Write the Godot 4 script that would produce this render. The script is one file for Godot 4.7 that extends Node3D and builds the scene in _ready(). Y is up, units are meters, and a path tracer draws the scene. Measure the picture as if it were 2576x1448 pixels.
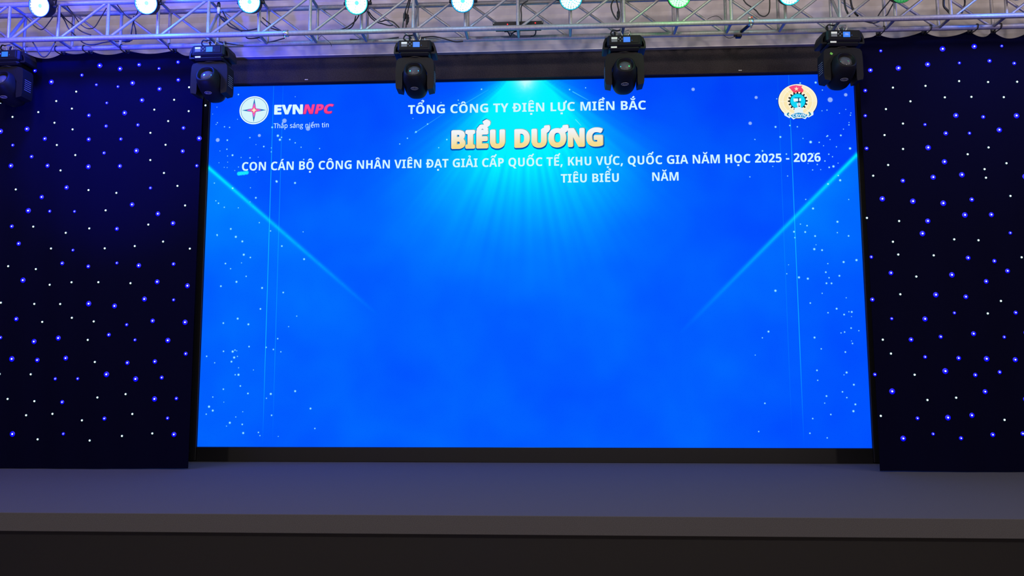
extends Node3D
# A stage front seen from the hall: an LED wall between two star curtains under a box truss with lamps.
# y is up, metres; the LED wall's face lies in z = 0, the hall is towards +z.
const BLUE_STARS_L = [[-5.258, 4.692], [-5.076, 4.569], [-4.758, 4.633], [-4.574, 4.728], [-4.596, 4.525], [-4.372, 4.502], [-4.359, 4.689], [-4.166, 4.729], [-4.221, 4.536], [-3.956, 4.684], [-3.765, 4.75], [-3.547, 4.748], [-3.755, 4.563], [-4.48, 4.334], [-3.942, 4.47], [-4.118, 4.357], [-5.3, 4.08], [-5.113, 3.978], [-5.436, 3.913], [-5.237, 3.793], [-5.441, 3.7], [-5.067, 3.698], [-4.656, 4.206], [-4.473, 4.092], [-4.643, 3.957], [-4.63, 3.675], [-4.286, 4.224], [-4.146, 4.099], [-4.311, 3.954], [-4.306, 3.676], [-3.681, 4.063], [-3.508, 3.948], [-3.679, 3.824], [-3.522, 3.669], [-5.574, 4.059], [-4.477, 3.814], [-4.147, 3.832]]
const WHITE_STARS_L = [[-4.808, 4.461], [-5.009, 4.365], [-4.843, 4.284], [-3.637, 4.482], [-3.786, 4.355], [-3.985, 4.256], [-3.631, 4.234], [-3.456, 4.287], [-5.591, 4.359], [-5.196, 4.256], [-5.456, 4.207], [-5.015, 4.139], [-4.823, 4.067], [-4.976, 3.907], [-4.778, 3.8], [-4.921, 3.644], [-3.836, 4.134], [-4.015, 4.017], [-3.852, 3.89], [-4.003, 3.737], [-3.856, 3.602]]
const BLUE_STARS_R = [[3.204, 4.701], [3.784, 4.703], [4.087, 4.724], [4.345, 4.723], [3.095, 4.508], [3.363, 4.525], [3.637, 4.554], [3.933, 4.559], [4.218, 4.575], [3.037, 4.307], [3.026, 4.058], [3.866, 4.039], [4.126, 4.024], [4.439, 4.033], [3.575, 3.956], [3.983, 3.864], [3.023, 3.736], [3.591, 3.73], [3.735, 3.59], [4.452, 4.549], [3.764, 3.867], [4.265, 3.894]]
const WHITE_STARS_R = [[3.301, 4.332], [3.602, 4.338], [3.917, 4.377], [4.19, 4.365], [4.465, 4.365], [3.775, 4.22], [3.454, 4.189], [3.223, 4.119], [3.376, 3.974], [3.196, 3.863], [3.364, 3.725], [3.95, 3.658], [4.155, 3.725], [4.309, 3.569], [4.104, 3.515], [3.215, 3.57], [4.026, 4.222], [4.328, 4.214]]
const TOP_L = [[-5.744, 4.888], [-5.365, 4.883], [-5.139, 4.819], [-4.959, 4.882], [-4.837, 4.858], [-4.672, 4.884], [-4.495, 4.842], [-4.285, 4.879], [-4.036, 4.843], [-3.794, 4.879], [-3.66, 4.813], [-3.488, 4.822]]
const TOP_R = [[3.0, 4.828], [3.083, 4.834], [3.183, 4.872], [3.357, 4.827], [3.616, 4.889], [3.802, 4.823], [4.047, 4.886], [4.178, 4.815], [4.263, 4.876], [4.428, 4.797], [4.595, 4.852]]
const SPARKS = [[-3.413, 4.652, 0.0074], [-3.648, 4.514, 0.0041], [-3.693, 4.437, 0.0033], [-3.636, 4.338, 0.0058], [-3.649, 4.319, 0.0049], [-3.555, 4.291, 0.0066], [-3.498, 4.283, 0.0066], [-3.413, 4.373, 0.0041], [-3.164, 4.186, 0.0165], [-3.625, 4.144, 0.0214], [-3.268, 4.164, 0.0066], [-3.518, 4.14, 0.0082], [-2.891, 4.346, 0.0247], [-2.628, 4.254, 0.0247], [-2.918, 4.161, 0.0074], [-2.935, 4.135, 0.0115], [-2.826, 4.135, 0.0074], [-2.959, 4.18, 0.0124], [-2.765, 4.097, 0.0066], [-2.699, 4.047, 0.0058], [-2.495, 4.029, 0.0058], [-3.198, 4.085, 0.0041], [-3.027, 4.045, 0.0049], [-3.026, 4.001, 0.0058], [-3.454, 3.971, 0.0099], [-3.259, 3.938, 0.0074], [-3.358, 3.944, 0.0049], [-3.519, 4.039, 0.0066], [-3.509, 3.963, 0.0049], [-3.601, 3.89, 0.0041], [-3.541, 3.838, 0.0041], [-3.508, 3.835, 0.0041], [-3.383, 3.839, 0.0049], [-3.423, 3.8, 0.0041], [-3.187, 3.778, 0.0041], [-2.667, 3.911, 0.0074], [-3.024, 4.275, 0.0099], [-3.595, 4.021, 0.0041], [-3.505, 3.895, 0.0041], [-2.779, 4.614, 0.0041], [-3.111, 4.062, 0.0082], [-3.169, 3.945, 0.0041], [-1.321, 4.279, 0.0074], [-1.446, 4.194, 0.0091], [-1.538, 4.126, 0.0066], [-1.621, 4.064, 0.0058], [-0.99, 4.538, 0.0058], [-1.177, 4.516, 0.0049], [-0.738, 4.655, 0.0074], [-1.111, 4.104, 0.0074], [-1.198, 4.016, 0.0058], [-1.48, 4.344, 0.0041], [-0.98, 4.5, 0.0066], [0.211, 4.631, 0.0074], [0.382, 4.647, 0.0058], [2.109, 4.223, 0.0181], [1.523, 4.606, 0.0181], [2.153, 4.046, 0.0049], [2.646, 4.65, 0.0082], [2.807, 4.653, 0.0107], [2.873, 4.569, 0.0058], [3.112, 4.513, 0.0181], [2.949, 4.462, 0.0264], [2.181, 4.503, 0.0165], [2.396, 4.484, 0.0058], [2.859, 4.344, 0.0049], [2.911, 4.351, 0.0058], [3.105, 4.354, 0.0049], [3.038, 4.314, 0.0049], [3.156, 4.315, 0.0049], [3.15, 4.291, 0.0058], [3.132, 4.212, 0.0049], [3.13, 4.187, 0.0066], [3.071, 4.142, 0.0049], [3.041, 4.075, 0.0091], [2.905, 4.073, 0.0074], [2.895, 4.066, 0.0058], [2.928, 4.032, 0.0049], [2.52, 4.191, 0.0074], [2.597, 4.176, 0.0066], [2.371, 4.179, 0.0099], [2.417, 4.069, 0.0099], [2.727, 4.009, 0.0132], [2.815, 4.004, 0.0066], [2.990, 3.953, 0.0058], [2.858, 3.967, 0.0049], [3.129, 3.933, 0.0115], [2.226, 3.922, 0.0082], [2.908, 3.875, 0.0066], [2.945, 3.848, 0.0058], [2.865, 3.803, 0.0066], [2.906, 3.735, 0.0082], [2.95, 3.744, 0.0115], [2.785, 3.767, 0.0066], [2.69, 3.78, 0.0049], [2.735, 3.71, 0.0058], [2.818, 3.712, 0.0049], [2.327, 3.754, 0.0049], [2.472, 3.884, 0.0074], [2.754, 3.888, 0.0058], [2.999, 3.779, 0.0049], [2.65, 4.05, 0.0049], [2.15, 4.049, 0.0041]]
const CABLES = [
	["black cable hanging in a deep loop beside the leftmost moving head", 1.03, 0.006, [[-5.070, 4.855], [-5.018, 4.793], [-4.960, 4.703], [-4.918, 4.677], [-4.880, 4.701], [-4.845, 4.789], [-4.825, 4.853]]],
	["thin cable behind the leftmost par can, sagging in a V", 0.98, 0.005, [[-5.196, 5.139], [-5.126, 5.063], [-5.066, 5.016], [-5.017, 5.011], [-4.948, 5.083], [-4.906, 5.123]]],
	["black cable running down right of the leftmost par can", 1.0, 0.006, [[-4.849, 5.194], [-4.791, 5.110], [-4.747, 5.052], [-4.711, 4.977], [-4.650, 4.911]]],
	["black cable slanting right from the leftmost par can to the front tube", 0.97, 0.006, [[-4.847, 5.175], [-4.769, 5.091], [-4.675, 5.015], [-4.591, 4.955], [-4.513, 4.929]]],
	["thin cable sagging in a wide bow between the first two par cans", 0.99, 0.005, [[-4.764, 5.225], [-4.694, 5.137], [-4.645, 5.062], [-4.582, 5.011], [-4.525, 4.998], [-4.478, 5.017], [-4.425, 5.093], [-4.359, 5.194]]],
	["black cable bow hanging below the front tube between the first two par cans", 0.9, 0.006, [[-4.672, 4.914], [-4.616, 4.872], [-4.554, 4.850], [-4.489, 4.848], [-4.417, 4.867], [-4.345, 4.882], [-4.264, 4.888]]],
	["thin cable bow under the second par can", 1.0, 0.005, [[-4.246, 5.219], [-4.198, 5.152], [-4.147, 5.102], [-4.098, 5.088], [-4.060, 5.116], [-4.030, 5.164]]],
	["black cable dropping behind the second par can, front one of a crossing pair", 0.99, 0.006, [[-4.081, 5.105], [-4.090, 5.044], [-4.070, 4.982], [-4.047, 4.916]]],
	["black cable dropping behind the second par can, rear one of a crossing pair", 0.98, 0.006, [[-4.080, 5.068], [-4.076, 4.987], [-4.101, 4.922]]],
	["thick black cable swinging from the white connector to the third par can", 0.98, 0.007, [[-3.236, 5.111], [-3.207, 5.062], [-3.166, 5.024], [-3.125, 4.987], [-3.068, 4.961], [-3.012, 4.943], [-2.933, 4.937], [-2.839, 4.947]]],
	["black cable beside the white connector, ending above the front tube", 0.96, 0.006, [[-3.202, 5.144], [-3.160, 5.070], [-3.118, 5.012], [-3.061, 4.970], [-3.000, 4.928]]],
	["long black cable along the back tube right of the second moving head", 0.86, 0.006, [[-3.267, 4.877], [-3.153, 4.858], [-3.025, 4.846], [-2.873, 4.855], [-2.714, 4.880], [-2.603, 4.901]]],
	["short black cable bow under the front tube below the third par can", 0.98, 0.006, [[-2.954, 4.869], [-2.930, 4.844], [-2.890, 4.835], [-2.843, 4.842], [-2.808, 4.858]]],
	["black cable running down from the third par can to the foil collar", 0.99, 0.006, [[-2.840, 5.092], [-2.822, 5.039], [-2.781, 4.990], [-2.725, 4.948], [-2.610, 4.913]]],
	["second black cable from the third par can to the foil collar, rear one", 0.97, 0.006, [[-2.799, 5.064], [-2.742, 5.018], [-2.678, 4.972], [-2.606, 4.921]]],
	["black cable curling left below the turquoise par can, front one", 0.99, 0.006, [[-1.871, 5.046], [-1.893, 4.983], [-1.920, 4.947], [-1.966, 4.924], [-2.044, 4.914], [-2.114, 4.912]]],
	["black cable curling left below the turquoise par can, rear one", 0.97, 0.006, [[-1.845, 5.063], [-1.871, 4.999], [-1.910, 4.960], [-1.964, 4.929], [-2.041, 4.915]]],
	["black cable slanting right of the turquoise par can, upper one", 0.98, 0.006, [[-1.762, 5.097], [-1.730, 5.039], [-1.674, 4.998], [-1.612, 4.976], [-1.550, 4.954], [-1.511, 4.949]]],
	["wavy black cable right of the turquoise par can", 0.96, 0.006, [[-1.751, 5.098], [-1.703, 5.032], [-1.632, 4.986], [-1.578, 4.996], [-1.515, 4.983], [-1.476, 4.954], [-1.445, 4.921]]],
	["black cable with the longer plug, hanging above the third moving head", 1.0, 0.006, [[-1.348, 5.204], [-1.370, 5.109], [-1.388, 5.037], [-1.399, 4.965], [-1.410, 4.902]]],
	["black cable with the shorter plug, hanging above the third moving head", 0.98, 0.006, [[-1.340, 5.214], [-1.354, 5.118], [-1.365, 5.046], [-1.372, 4.990], [-1.383, 4.918]]],
	["black cable running down the upright behind the rack box", 0.99, 0.006, [[-0.204, 5.154], [-0.250, 5.115], [-0.269, 5.068], [-0.266, 5.004], [-0.270, 4.925]]],
	["short cable below the rack box, left one of the crossing pair", 0.93, 0.006, [[-0.430, 4.877], [-0.399, 4.860], [-0.380, 4.831]]],
	["short cable below the rack box, right one of the crossing pair", 0.93, 0.006, [[-0.307, 4.881], [-0.353, 4.851], [-0.376, 4.827]]],
	["short cable below the right end of the rack box", 0.93, 0.006, [[-0.131, 4.893], [-0.135, 4.861], [-0.158, 4.838], [-0.177, 4.826]]],
	["black cable hanging in a long loop above the fourth moving head", 1.0, 0.007, [[0.618, 5.146], [0.590, 5.088], [0.590, 5.032], [0.611, 4.969], [0.644, 4.924], [0.660, 4.959], [0.657, 5.015], [0.643, 5.102], [0.637, 5.146]]],
	["black cable hanging in a J-shaped loop left of the cyan par can", 0.98, 0.006, [[1.828, 5.127], [1.864, 5.079], [1.915, 5.046], [1.958, 5.013], [1.986, 4.977], [2.023, 4.957], [2.052, 4.964], [2.076, 4.994], [2.082, 5.057], [2.080, 5.120]]],
	["thick black cable dropping above the fifth moving head, left one", 0.99, 0.009, [[2.768, 5.096], [2.783, 5.025], [2.799, 4.970], [2.807, 4.916]]],
	["thick black cable dropping above the fifth moving head, right one", 0.98, 0.009, [[2.827, 5.099], [2.849, 5.028], [2.875, 4.965], [2.888, 4.926]]],
	["black cable slanting down at the dim green par can, left one", 0.99, 0.006, [[3.202, 5.084], [3.159, 5.031], [3.113, 4.977], [3.066, 4.909]]],
	["black cable slanting down at the dim green par can, right one", 0.98, 0.006, [[3.230, 5.057], [3.202, 5.003], [3.174, 4.950], [3.143, 4.919]]],
	["black cable bow under the front tube right of the fifth moving head", 0.93, 0.006, [[2.935, 4.901], [2.971, 4.881], [3.014, 4.864], [3.058, 4.867], [3.103, 4.889]]],
	["thick black cable hanging above the right curtain", 0.98, 0.01, [[3.682, 5.076], [3.692, 5.013], [3.719, 4.974], [3.737, 4.919]]],
	["shorter thick black cable hanging above the right curtain, near the corner", 0.97, 0.008, [[3.875, 5.075], [3.859, 5.006], [3.840, 4.929]]],
	["hair-thin wire arching over the front tube right of the green par can", 0.88, 0.0025, [[1.516, 4.977], [1.554, 5.004], [1.600, 5.019], [1.630, 5.010], [1.652, 4.982], [1.666, 4.949]]],
	["hair-thin wire hanging under the back tube beside the junction box", 0.84, 0.0025, [[1.671, 4.832], [1.700, 4.796], [1.730, 4.787], [1.768, 4.802], [1.791, 4.821]]],
	["hair-thin loose wire on the back tube right of the foil collar", 0.86, 0.0025, [[-2.277, 4.881], [-2.237, 4.904], [-2.197, 4.871], [-2.148, 4.829], [-2.140, 4.804]]],
	["black cable lying along the back tube left of the third moving head", 0.85, 0.006, [[-1.962, 4.874], [-1.804, 4.874], [-1.646, 4.878], [-1.477, 4.882]]],
	["black cable sagging along the back tube right of the third moving head", 0.85, 0.006, [[-1.269, 4.873], [-1.136, 4.873], [-1.018, 4.842], [-0.920, 4.815], [-0.843, 4.826]]],
]

var M := {}
var used := {}
var glyph_cache := {}

# ---------------------------------------------------------------- helpers
func numbered(called: String) -> String:
	var n: int = used.get(called, 0)
	used[called] = n + 1
	return called if n == 0 else "%s_%03d" % [called, n]

func tag(o: Node, label := "", category := "", group := "", kind := "") -> Node:
	if label: o.set_meta("label", label)
	if category: o.set_meta("category", category)
	if group: o.set_meta("group", group)
	if kind: o.set_meta("kind", kind)
	return o

func thing(called: String, at: Vector3, label: String, category: String, group := "") -> Node3D:
	var o := Node3D.new()
	o.name = numbered(called)
	add_child(o)
	o.position = at
	tag(o, label, category, group)
	return o

func begin() -> SurfaceTool:
	var st := SurfaceTool.new()
	st.begin(Mesh.PRIMITIVE_TRIANGLES)
	return st

func finish(st: SurfaceTool, material: Material) -> ArrayMesh:
	st.generate_normals()
	var m := st.commit()
	m.surface_set_material(0, material)
	return m

func put(called: String, mesh: Mesh, parent: Node, at := Vector3.ZERO, turn := Vector3.ZERO) -> MeshInstance3D:
	var o := MeshInstance3D.new()
	o.mesh = mesh
	o.name = numbered(called) if parent == self else called
	parent.add_child(o, true)
	o.position = at
	o.rotation = turn
	return o

func part(called: String, st: SurfaceTool, material: Material, parent: Node) -> MeshInstance3D:
	return put(called, finish(st, material), parent)

# one convex face, turned so that it looks away from `inside`
func face(st: SurfaceTool, pts: Array, inside: Vector3) -> void:
	var mid := Vector3.ZERO
	for q in pts: mid += q
	mid /= pts.size()
	var n: Vector3 = (pts[2] - pts[0]).cross(pts[1] - pts[0])
	var list := pts.duplicate()
	if n.dot(mid - inside) < 0.0: list.reverse()
	for i in range(1, list.size() - 1):
		st.add_vertex(list[0]); st.add_vertex(list[i]); st.add_vertex(list[i + 1])

# box with chamfered edges
func box(st: SurfaceTool, c: Vector3, size: Vector3, bevel := 0.004, turn := Basis.IDENTITY) -> void:
	st.set_smooth_group(-1)
	var h := size / 2.0
	var b: float = min(bevel, min(h.x, min(h.y, h.z)) * 0.8)
	var at := func(v: Vector3) -> Vector3: return c + turn * v
	for a in 3:
		var p := (a + 1) % 3
		var q := (a + 2) % 3
		for s in [-1.0, 1.0]:
			var f := []
			for k in [[-1, -1], [1, -1], [1, 1], [-1, 1]]:
				var v := Vector3.ZERO
				v[a] = s * h[a]; v[p] = k[0] * (h[p] - b); v[q] = k[1] * (h[q] - b)
				f.append(at.call(v))
			face(st, f, c)
		for s in [-1.0, 1.0]:
			for t in [-1.0, 1.0]:
				var f := []
				for k in [[-1, 0], [1, 0], [1, 1], [-1, 1]]:
					var v := Vector3.ZERO
					v[a] = k[0] * (h[a] - b)
					v[p] = s * (h[p] - (b if k[1] else 0.0)); v[q] = t * (h[q] - (0.0 if k[1] else b))
					f.append(at.call(v))
				face(st, f, c)
	for sx in [-1.0, 1.0]:
		for sy in [-1.0, 1.0]:
			for sz in [-1.0, 1.0]:
				face(st, [at.call(Vector3(sx * h.x, sy * (h.y - b), sz * (h.z - b))), at.call(Vector3(sx * (h.x - b), sy * h.y, sz * (h.z - b))), at.call(Vector3(sx * (h.x - b), sy * (h.y - b), sz * h.z))], c)

# round tube along a polyline, capped
func tube(st: SurfaceTool, pts: Array, r: float, sides := 10) -> void:
	var rings := []
	var n := pts.size()
	var up := Vector3.UP
	for i in n:
		var t: Vector3 = (pts[min(i + 1, n - 1)] - pts[max(i - 1, 0)]).normalized()
		if i == 0: up = Vector3.UP if abs(t.y) < 0.9 else Vector3.RIGHT
		var side := t.cross(up).normalized()
		up = side.cross(t).normalized()
		var ring := []
		for k in sides:
			var a := TAU * k / sides
			ring.append(pts[i] + (side * cos(a) + up * sin(a)) * r)
		rings.append(ring)
	st.set_smooth_group(0)
	for i in n - 1:
		var mid: Vector3 = (pts[i] + pts[i + 1]) / 2.0
		for k in sides:
			var k2 := (k + 1) % sides
			face(st, [rings[i][k], rings[i][k2], rings[i + 1][k2], rings[i + 1][k]], mid)
	st.set_smooth_group(-1)
	face(st, rings[0], (pts[0] + pts[1]) / 2.0)
	face(st, rings[n - 1], (pts[n - 1] + pts[n - 2]) / 2.0)

# smooth curve through the given points
func curve(pts: Array, steps := 5) -> Array:
	var out := []
	for i in pts.size() - 1:
		var a: Vector3 = pts[max(i - 1, 0)]
		var b: Vector3 = pts[i]
		var c: Vector3 = pts[i + 1]
		var d: Vector3 = pts[min(i + 2, pts.size() - 1)]
		for k in steps: out.append(b.cubic_interpolate(c, a, d, float(k) / steps))
	out.append(pts[-1])
	return out

# profile [[axial, radius], ...] turned about the axis `xf.basis.z`; wide/high squash the section
func lathe(st: SurfaceTool, profile: Array, xf := Transform3D.IDENTITY, sides := 28, wide := 1.0, high := 1.0, power := 2.0) -> void:
	st.set_smooth_group(0)
	var rings := []
	for q in profile:
		var ring := []
		for k in sides:
			var a := TAU * k / sides
			var cx: float = sign(cos(a)) * pow(abs(cos(a)), 2.0 / power)
			var sy: float = sign(sin(a)) * pow(abs(sin(a)), 2.0 / power)
			ring.append(xf * Vector3(cx * q[1] * wide, sy * q[1] * high, q[0]))
		rings.append(ring)
	for i in profile.size() - 1:
		# inside reference: a point on the solid's side of the segment
		var dz: float = profile[i + 1][0] - profile[i][0]
		var dr: float = profile[i + 1][1] - profile[i][1]
		for k in sides:
			var k2 := (k + 1) % sides
			var a := TAU * (k + 0.5) / sides
			var cen: Vector3 = (rings[i][k] + rings[i][k2] + rings[i + 1][k] + rings[i + 1][k2]) / 4.0
			var nrm: Vector3 = xf.basis * Vector3(cos(a) * -dz, sin(a) * -dz, dr)
			if nrm.length() < 1e-9: continue
			var f := [rings[i][k], rings[i][k2], rings[i + 1][k2], rings[i + 1][k]]
			if profile[i][1] < 1e-6: f.remove_at(1)
			elif profile[i + 1][1] < 1e-6: f.remove_at(2)
			face(st, f, cen - nrm.normalized() * 0.01)

# polygon in x, y drawn out along z by depth, its middle at z0
func prism(st: SurfaceTool, poly: Array, z0: float, depth: float, xf := Transform3D.IDENTITY) -> void:
	st.set_smooth_group(-1)
	var pv := PackedVector2Array(poly)
	if Geometry2D.is_polygon_clockwise(pv): pv.reverse()
	var idx := Geometry2D.triangulate_polygon(pv)
	var zf := z0 + depth / 2.0
	var zb := z0 - depth / 2.0
	for i in range(0, idx.size(), 3):
		var t := [pv[idx[i]], pv[idx[i + 1]], pv[idx[i + 2]]]
		var mid: Vector2 = (t[0] + t[1] + t[2]) / 3.0
		for z in [zf, zb]:
			face(st, [xf * Vector3(t[0].x, t[0].y, z), xf * Vector3(t[1].x, t[1].y, z), xf * Vector3(t[2].x, t[2].y, z)], xf * Vector3(mid.x, mid.y, z0))
	for i in pv.size():
		var a := pv[i]
		var b := pv[(i + 1) % pv.size()]
		var e := (b - a).normalized()
		var inward := Vector2(-e.y, e.x) * 0.001
		var m := (a + b) / 2.0 + inward
		face(st, [xf * Vector3(a.x, a.y, zb), xf * Vector3(b.x, b.y, zb), xf * Vector3(b.x, b.y, zf), xf * Vector3(a.x, a.y, zf)], xf * Vector3(m.x, m.y, z0))

func mat(called: String, color: Color, rough := 0.6, metal := 0.0) -> StandardMaterial3D:
	var m := StandardMaterial3D.new()
	m.resource_name = called
	m.albedo_color = color
	m.roughness = rough
	m.metallic = metal
	return m

func grained(m: StandardMaterial3D, dark: float, light: float, scale: float, freq: float, seed_: int, bump := 0.0) -> StandardMaterial3D:
	var n := FastNoiseLite.new()
	n.seed = seed_; n.frequency = freq; n.fractal_octaves = 4
	var t := NoiseTexture2D.new()
	t.width = 512; t.height = 512; t.seamless = true; t.noise = n
	var g := Gradient.new()
	g.set_color(0, Color(dark, dark, dark)); g.set_color(1, Color(light, light, light))
	t.color_ramp = g
	m.albedo_texture = t
	m.uv1_triplanar = true; m.uv1_world_triplanar = true
	m.uv1_scale = Vector3.ONE * scale
	if bump > 0.0:
		var nt := NoiseTexture2D.new()
		nt.width = 512; nt.height = 512; nt.seamless = true; nt.noise = n; nt.as_normal_map = true; nt.bump_strength = bump
		m.normal_enabled = true; m.normal_texture = nt; m.normal_scale = 0.5
	return m

func lit(called: String, color: Color, energy := 1.0) -> StandardMaterial3D:
	var m := mat(called, Color(0.02, 0.02, 0.02), 0.4)
	m.emission_enabled = true
	m.emission = color
	m.emission_energy_multiplier = energy
	return m

func lin(c: String) -> Color:
	return Color(c).srgb_to_linear()

# ---------------------------------------------------------------- flat pictures and letters shown by the LED wall
func flat(st: SurfaceTool, pts: Array, z: float, top: Color, bottom = null) -> void:
	var pv := PackedVector2Array(pts)
	var lo := 1e9
	var hi := -1e9
	for q in pv: lo = min(lo, q.y); hi = max(hi, q.y)
	var idx := Geometry2D.triangulate_polygon(pv)
	for i in range(0, idx.size(), 3):
		var t := [pv[idx[i]], pv[idx[i + 1]], pv[idx[i + 2]]]
		if (t[1] - t[0]).cross(t[2] - t[0]) > 0.0: t.reverse()
		for q in t:
			st.set_color(top if bottom == null else bottom.lerp(top, (q.y - lo) / max(hi - lo, 1e-6)))
			st.set_normal(Vector3(0, 0, 1))
			st.add_vertex(Vector3(q.x, q.y, z))

func oval(c: Vector2, rx: float, ry: float, n := 48, a0 := 0.0, a1 := TAU) -> Array:
	var out := []
	for k in n:
		var a := a0 + (a1 - a0) * k / (n if is_equal_approx(a1 - a0, TAU) else n - 1)
		out.append(c + Vector2(cos(a) * rx, sin(a) * ry))
	return out

func star(c: Vector2, r: float, waist: float, tips: int, turn := PI / 2) -> Array:
	var out := []
	for k in tips * 2:
		var a := turn + PI * k / tips
		out.append(c + Vector2(cos(a), sin(a)) * (r if k % 2 == 0 else waist))
	return out

const MARKED = {"Ể": "Êh", "Ắ": "Ăa", "Ế": "Êa", "Ề": "Êg", "Ự": "Uod", "Ư": "Uo", "Ơ": "Oo", "Ộ": "Ôd", "Ệ": "Êd", "Ổ": "Ôh", "Ạ": "Ad", "Ả": "Ah", "Ấ": "Âa", "Ố": "Ôa", "Ọ": "Od", "ắ": "ăa", "ề": "êg"}

func glyph(font: Font, id: String, ch: String) -> Dictionary:
	var key := id + ch
	if not glyph_cache.has(key):
		var t := TextMesh.new()
		t.font = font; t.font_size = 100; t.pixel_size = 0.01; t.depth = 0.0; t.curve_step = 1.5; t.text = ch
		t.horizontal_alignment = HORIZONTAL_ALIGNMENT_LEFT; t.vertical_alignment = VERTICAL_ALIGNMENT_CENTER
		var arrays := t.surface_get_arrays(0)
		var out := {"v": [], "w": font.get_char_size(ch.unicode_at(0), 100).x * 0.01}
		if arrays and arrays[Mesh.ARRAY_VERTEX] != null:
			var v: PackedVector3Array = arrays[Mesh.ARRAY_VERTEX]
			var ix = arrays[Mesh.ARRAY_INDEX]
			if ix != null and ix.size() > 0:
				for i in ix: out.v.append(Vector2(v[i].x, v[i].y))
			else:
				for q in v: out.v.append(Vector2(q.x, q.y))
		glyph_cache[key] = out
	return glyph_cache[key]

func stroke(pts: Array, w: float) -> Array:
	var out := []
	for i in pts.size() - 1:
		var e: Vector2 = (pts[i + 1] - pts[i]).normalized()
		var n := Vector2(-e.y, e.x) * w / 2.0
		var a: Vector2 = pts[i] - e * w * 0.2
		var b: Vector2 = pts[i + 1] + e * w * 0.2
		for q in [a + n, b + n, b - n, a + n, b - n, a - n]: out.append(q)
	return out

# triangles of a line of Vietnamese text, pen from x = 0, baseline y = 0, in ems
func text_triangles(text: String, font: Font, id: String, weight: float) -> Array:
	var base: float = INF
	for q in glyph(font, id, "H").v: base = min(base, q.y)
	var out := []
	var pen := 0.0
	for ch in text:
		if ch == " ":
			pen += 0.28
			continue
		var spec: String = MARKED.get(ch, ch)
		var g := glyph(font, id, spec[0])
		var lo := INF
		var hi := -INF
		var top := -INF
		for q in g.v:
			out.append(Vector2(q.x + pen, q.y - base))
			lo = min(lo, q.x); hi = max(hi, q.x); top = max(top, q.y - base)
		var cx: float = pen + (lo + hi) / 2.0
		var right: float = pen + hi
		for k in range(1, spec.length()):
			match spec[k]:
				"d": out += stroke([Vector2(cx, -0.23), Vector2(cx, -0.15)], weight * 1.05)
				"a":
					if spec[0] in "Ăă": out += stroke([Vector2(cx - 0.02, top + 0.03), Vector2(cx + 0.07, top + 0.13)], weight * 0.75)
					else: out += stroke([Vector2(cx + 0.15, top - 0.05), Vector2(cx + 0.25, top + 0.08)], weight * 0.75)
				"g": out += stroke([Vector2(cx + 0.10, top + 0.09), Vector2(cx + 0.22, top - 0.02)], weight * 0.75)
				"h":
					var o := Vector2(cx + 0.16, top - 0.02) if spec[0] != "A" else Vector2(cx - 0.01, top + 0.04)
					out += stroke([o + Vector2(-0.07, 0.14), o + Vector2(0.01, 0.19), o + Vector2(0.085, 0.15), o + Vector2(0.075, 0.08), o + Vector2(0.0, 0.02)], weight * 0.5)
				"o":
					var o := Vector2(right - (0.06 if spec[0] == "U" else 0.1), 0.68)
					out += stroke([o, o + Vector2(0.08, 0.02), o + Vector2(0.12, 0.08), o + Vector2(0.115, 0.15)], weight * 0.8)
		pen += g.w
	return out

# heavier letters: the same triangles again, shifted all round by `grow` ems
func thicken(tris: Array, grow: float) -> Array:
	if grow <= 0.0: return tris
	var out := []
	for k in 8:
		var d := Vector2(cos(TAU * k / 8.0), sin(TAU * k / 8.0)) * grow
		for q in tris: out.append(q + d)
	return out + tris

# letters fitted between x0 and x1 on the wall, baseline y, capitals `cap` high
func letters(st: SurfaceTool, text: String, font: Font, id: String, weight: float, x0: float, x1: float, y: float, cap: float, z: float, top: Color, bottom = null, slant := 0.0, grow := 0.0) -> void:
	var tris := thicken(text_triangles(text, font, id, weight), grow)
	var lo := INF
	var hi := -INF
	for q in tris: lo = min(lo, q.x); hi = max(hi, q.x)
	var sx := (x1 - x0) / (hi - lo)
	var sy := cap / 0.714
	for i in range(0, tris.size(), 3):
		var t := []
		for k in 3:
			var q: Vector2 = tris[i + k]
			t.append(Vector2(x0 + (q.x - lo) * sx + q.y * sy * slant, y + q.y * sy))
		if (t[1] - t[0]).cross(t[2] - t[0]) > 0.0: t.reverse()
		for q in t:
			st.set_color(top if bottom == null else bottom.lerp(top, clamp((q.y - y) / cap * 1.25 - 0.15, 0.0, 1.0)))
			st.set_normal(Vector3(0, 0, 1))
			st.add_vertex(Vector3(q.x, q.y, z))

func shown(called: String, st: SurfaceTool, parent: Node, label: String) -> void:
	var m := st.commit()
	m.surface_set_material(0, M.pixels)
	var o := put(called, m, parent)
	tag(o, label)

# ---------------------------------------------------------------- scene
const TRUSS_LOW = 4.86
const TRUSS_HIGH = 5.222
const TRUSS_FRONT = 1.05
const TRUSS_BACK = 0.8185
const SX0 = -3.7166
const SX1 = 3.1983
const SY1 = 4.741
const SY0 = 0.851
const STAGE = 0.70

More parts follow.
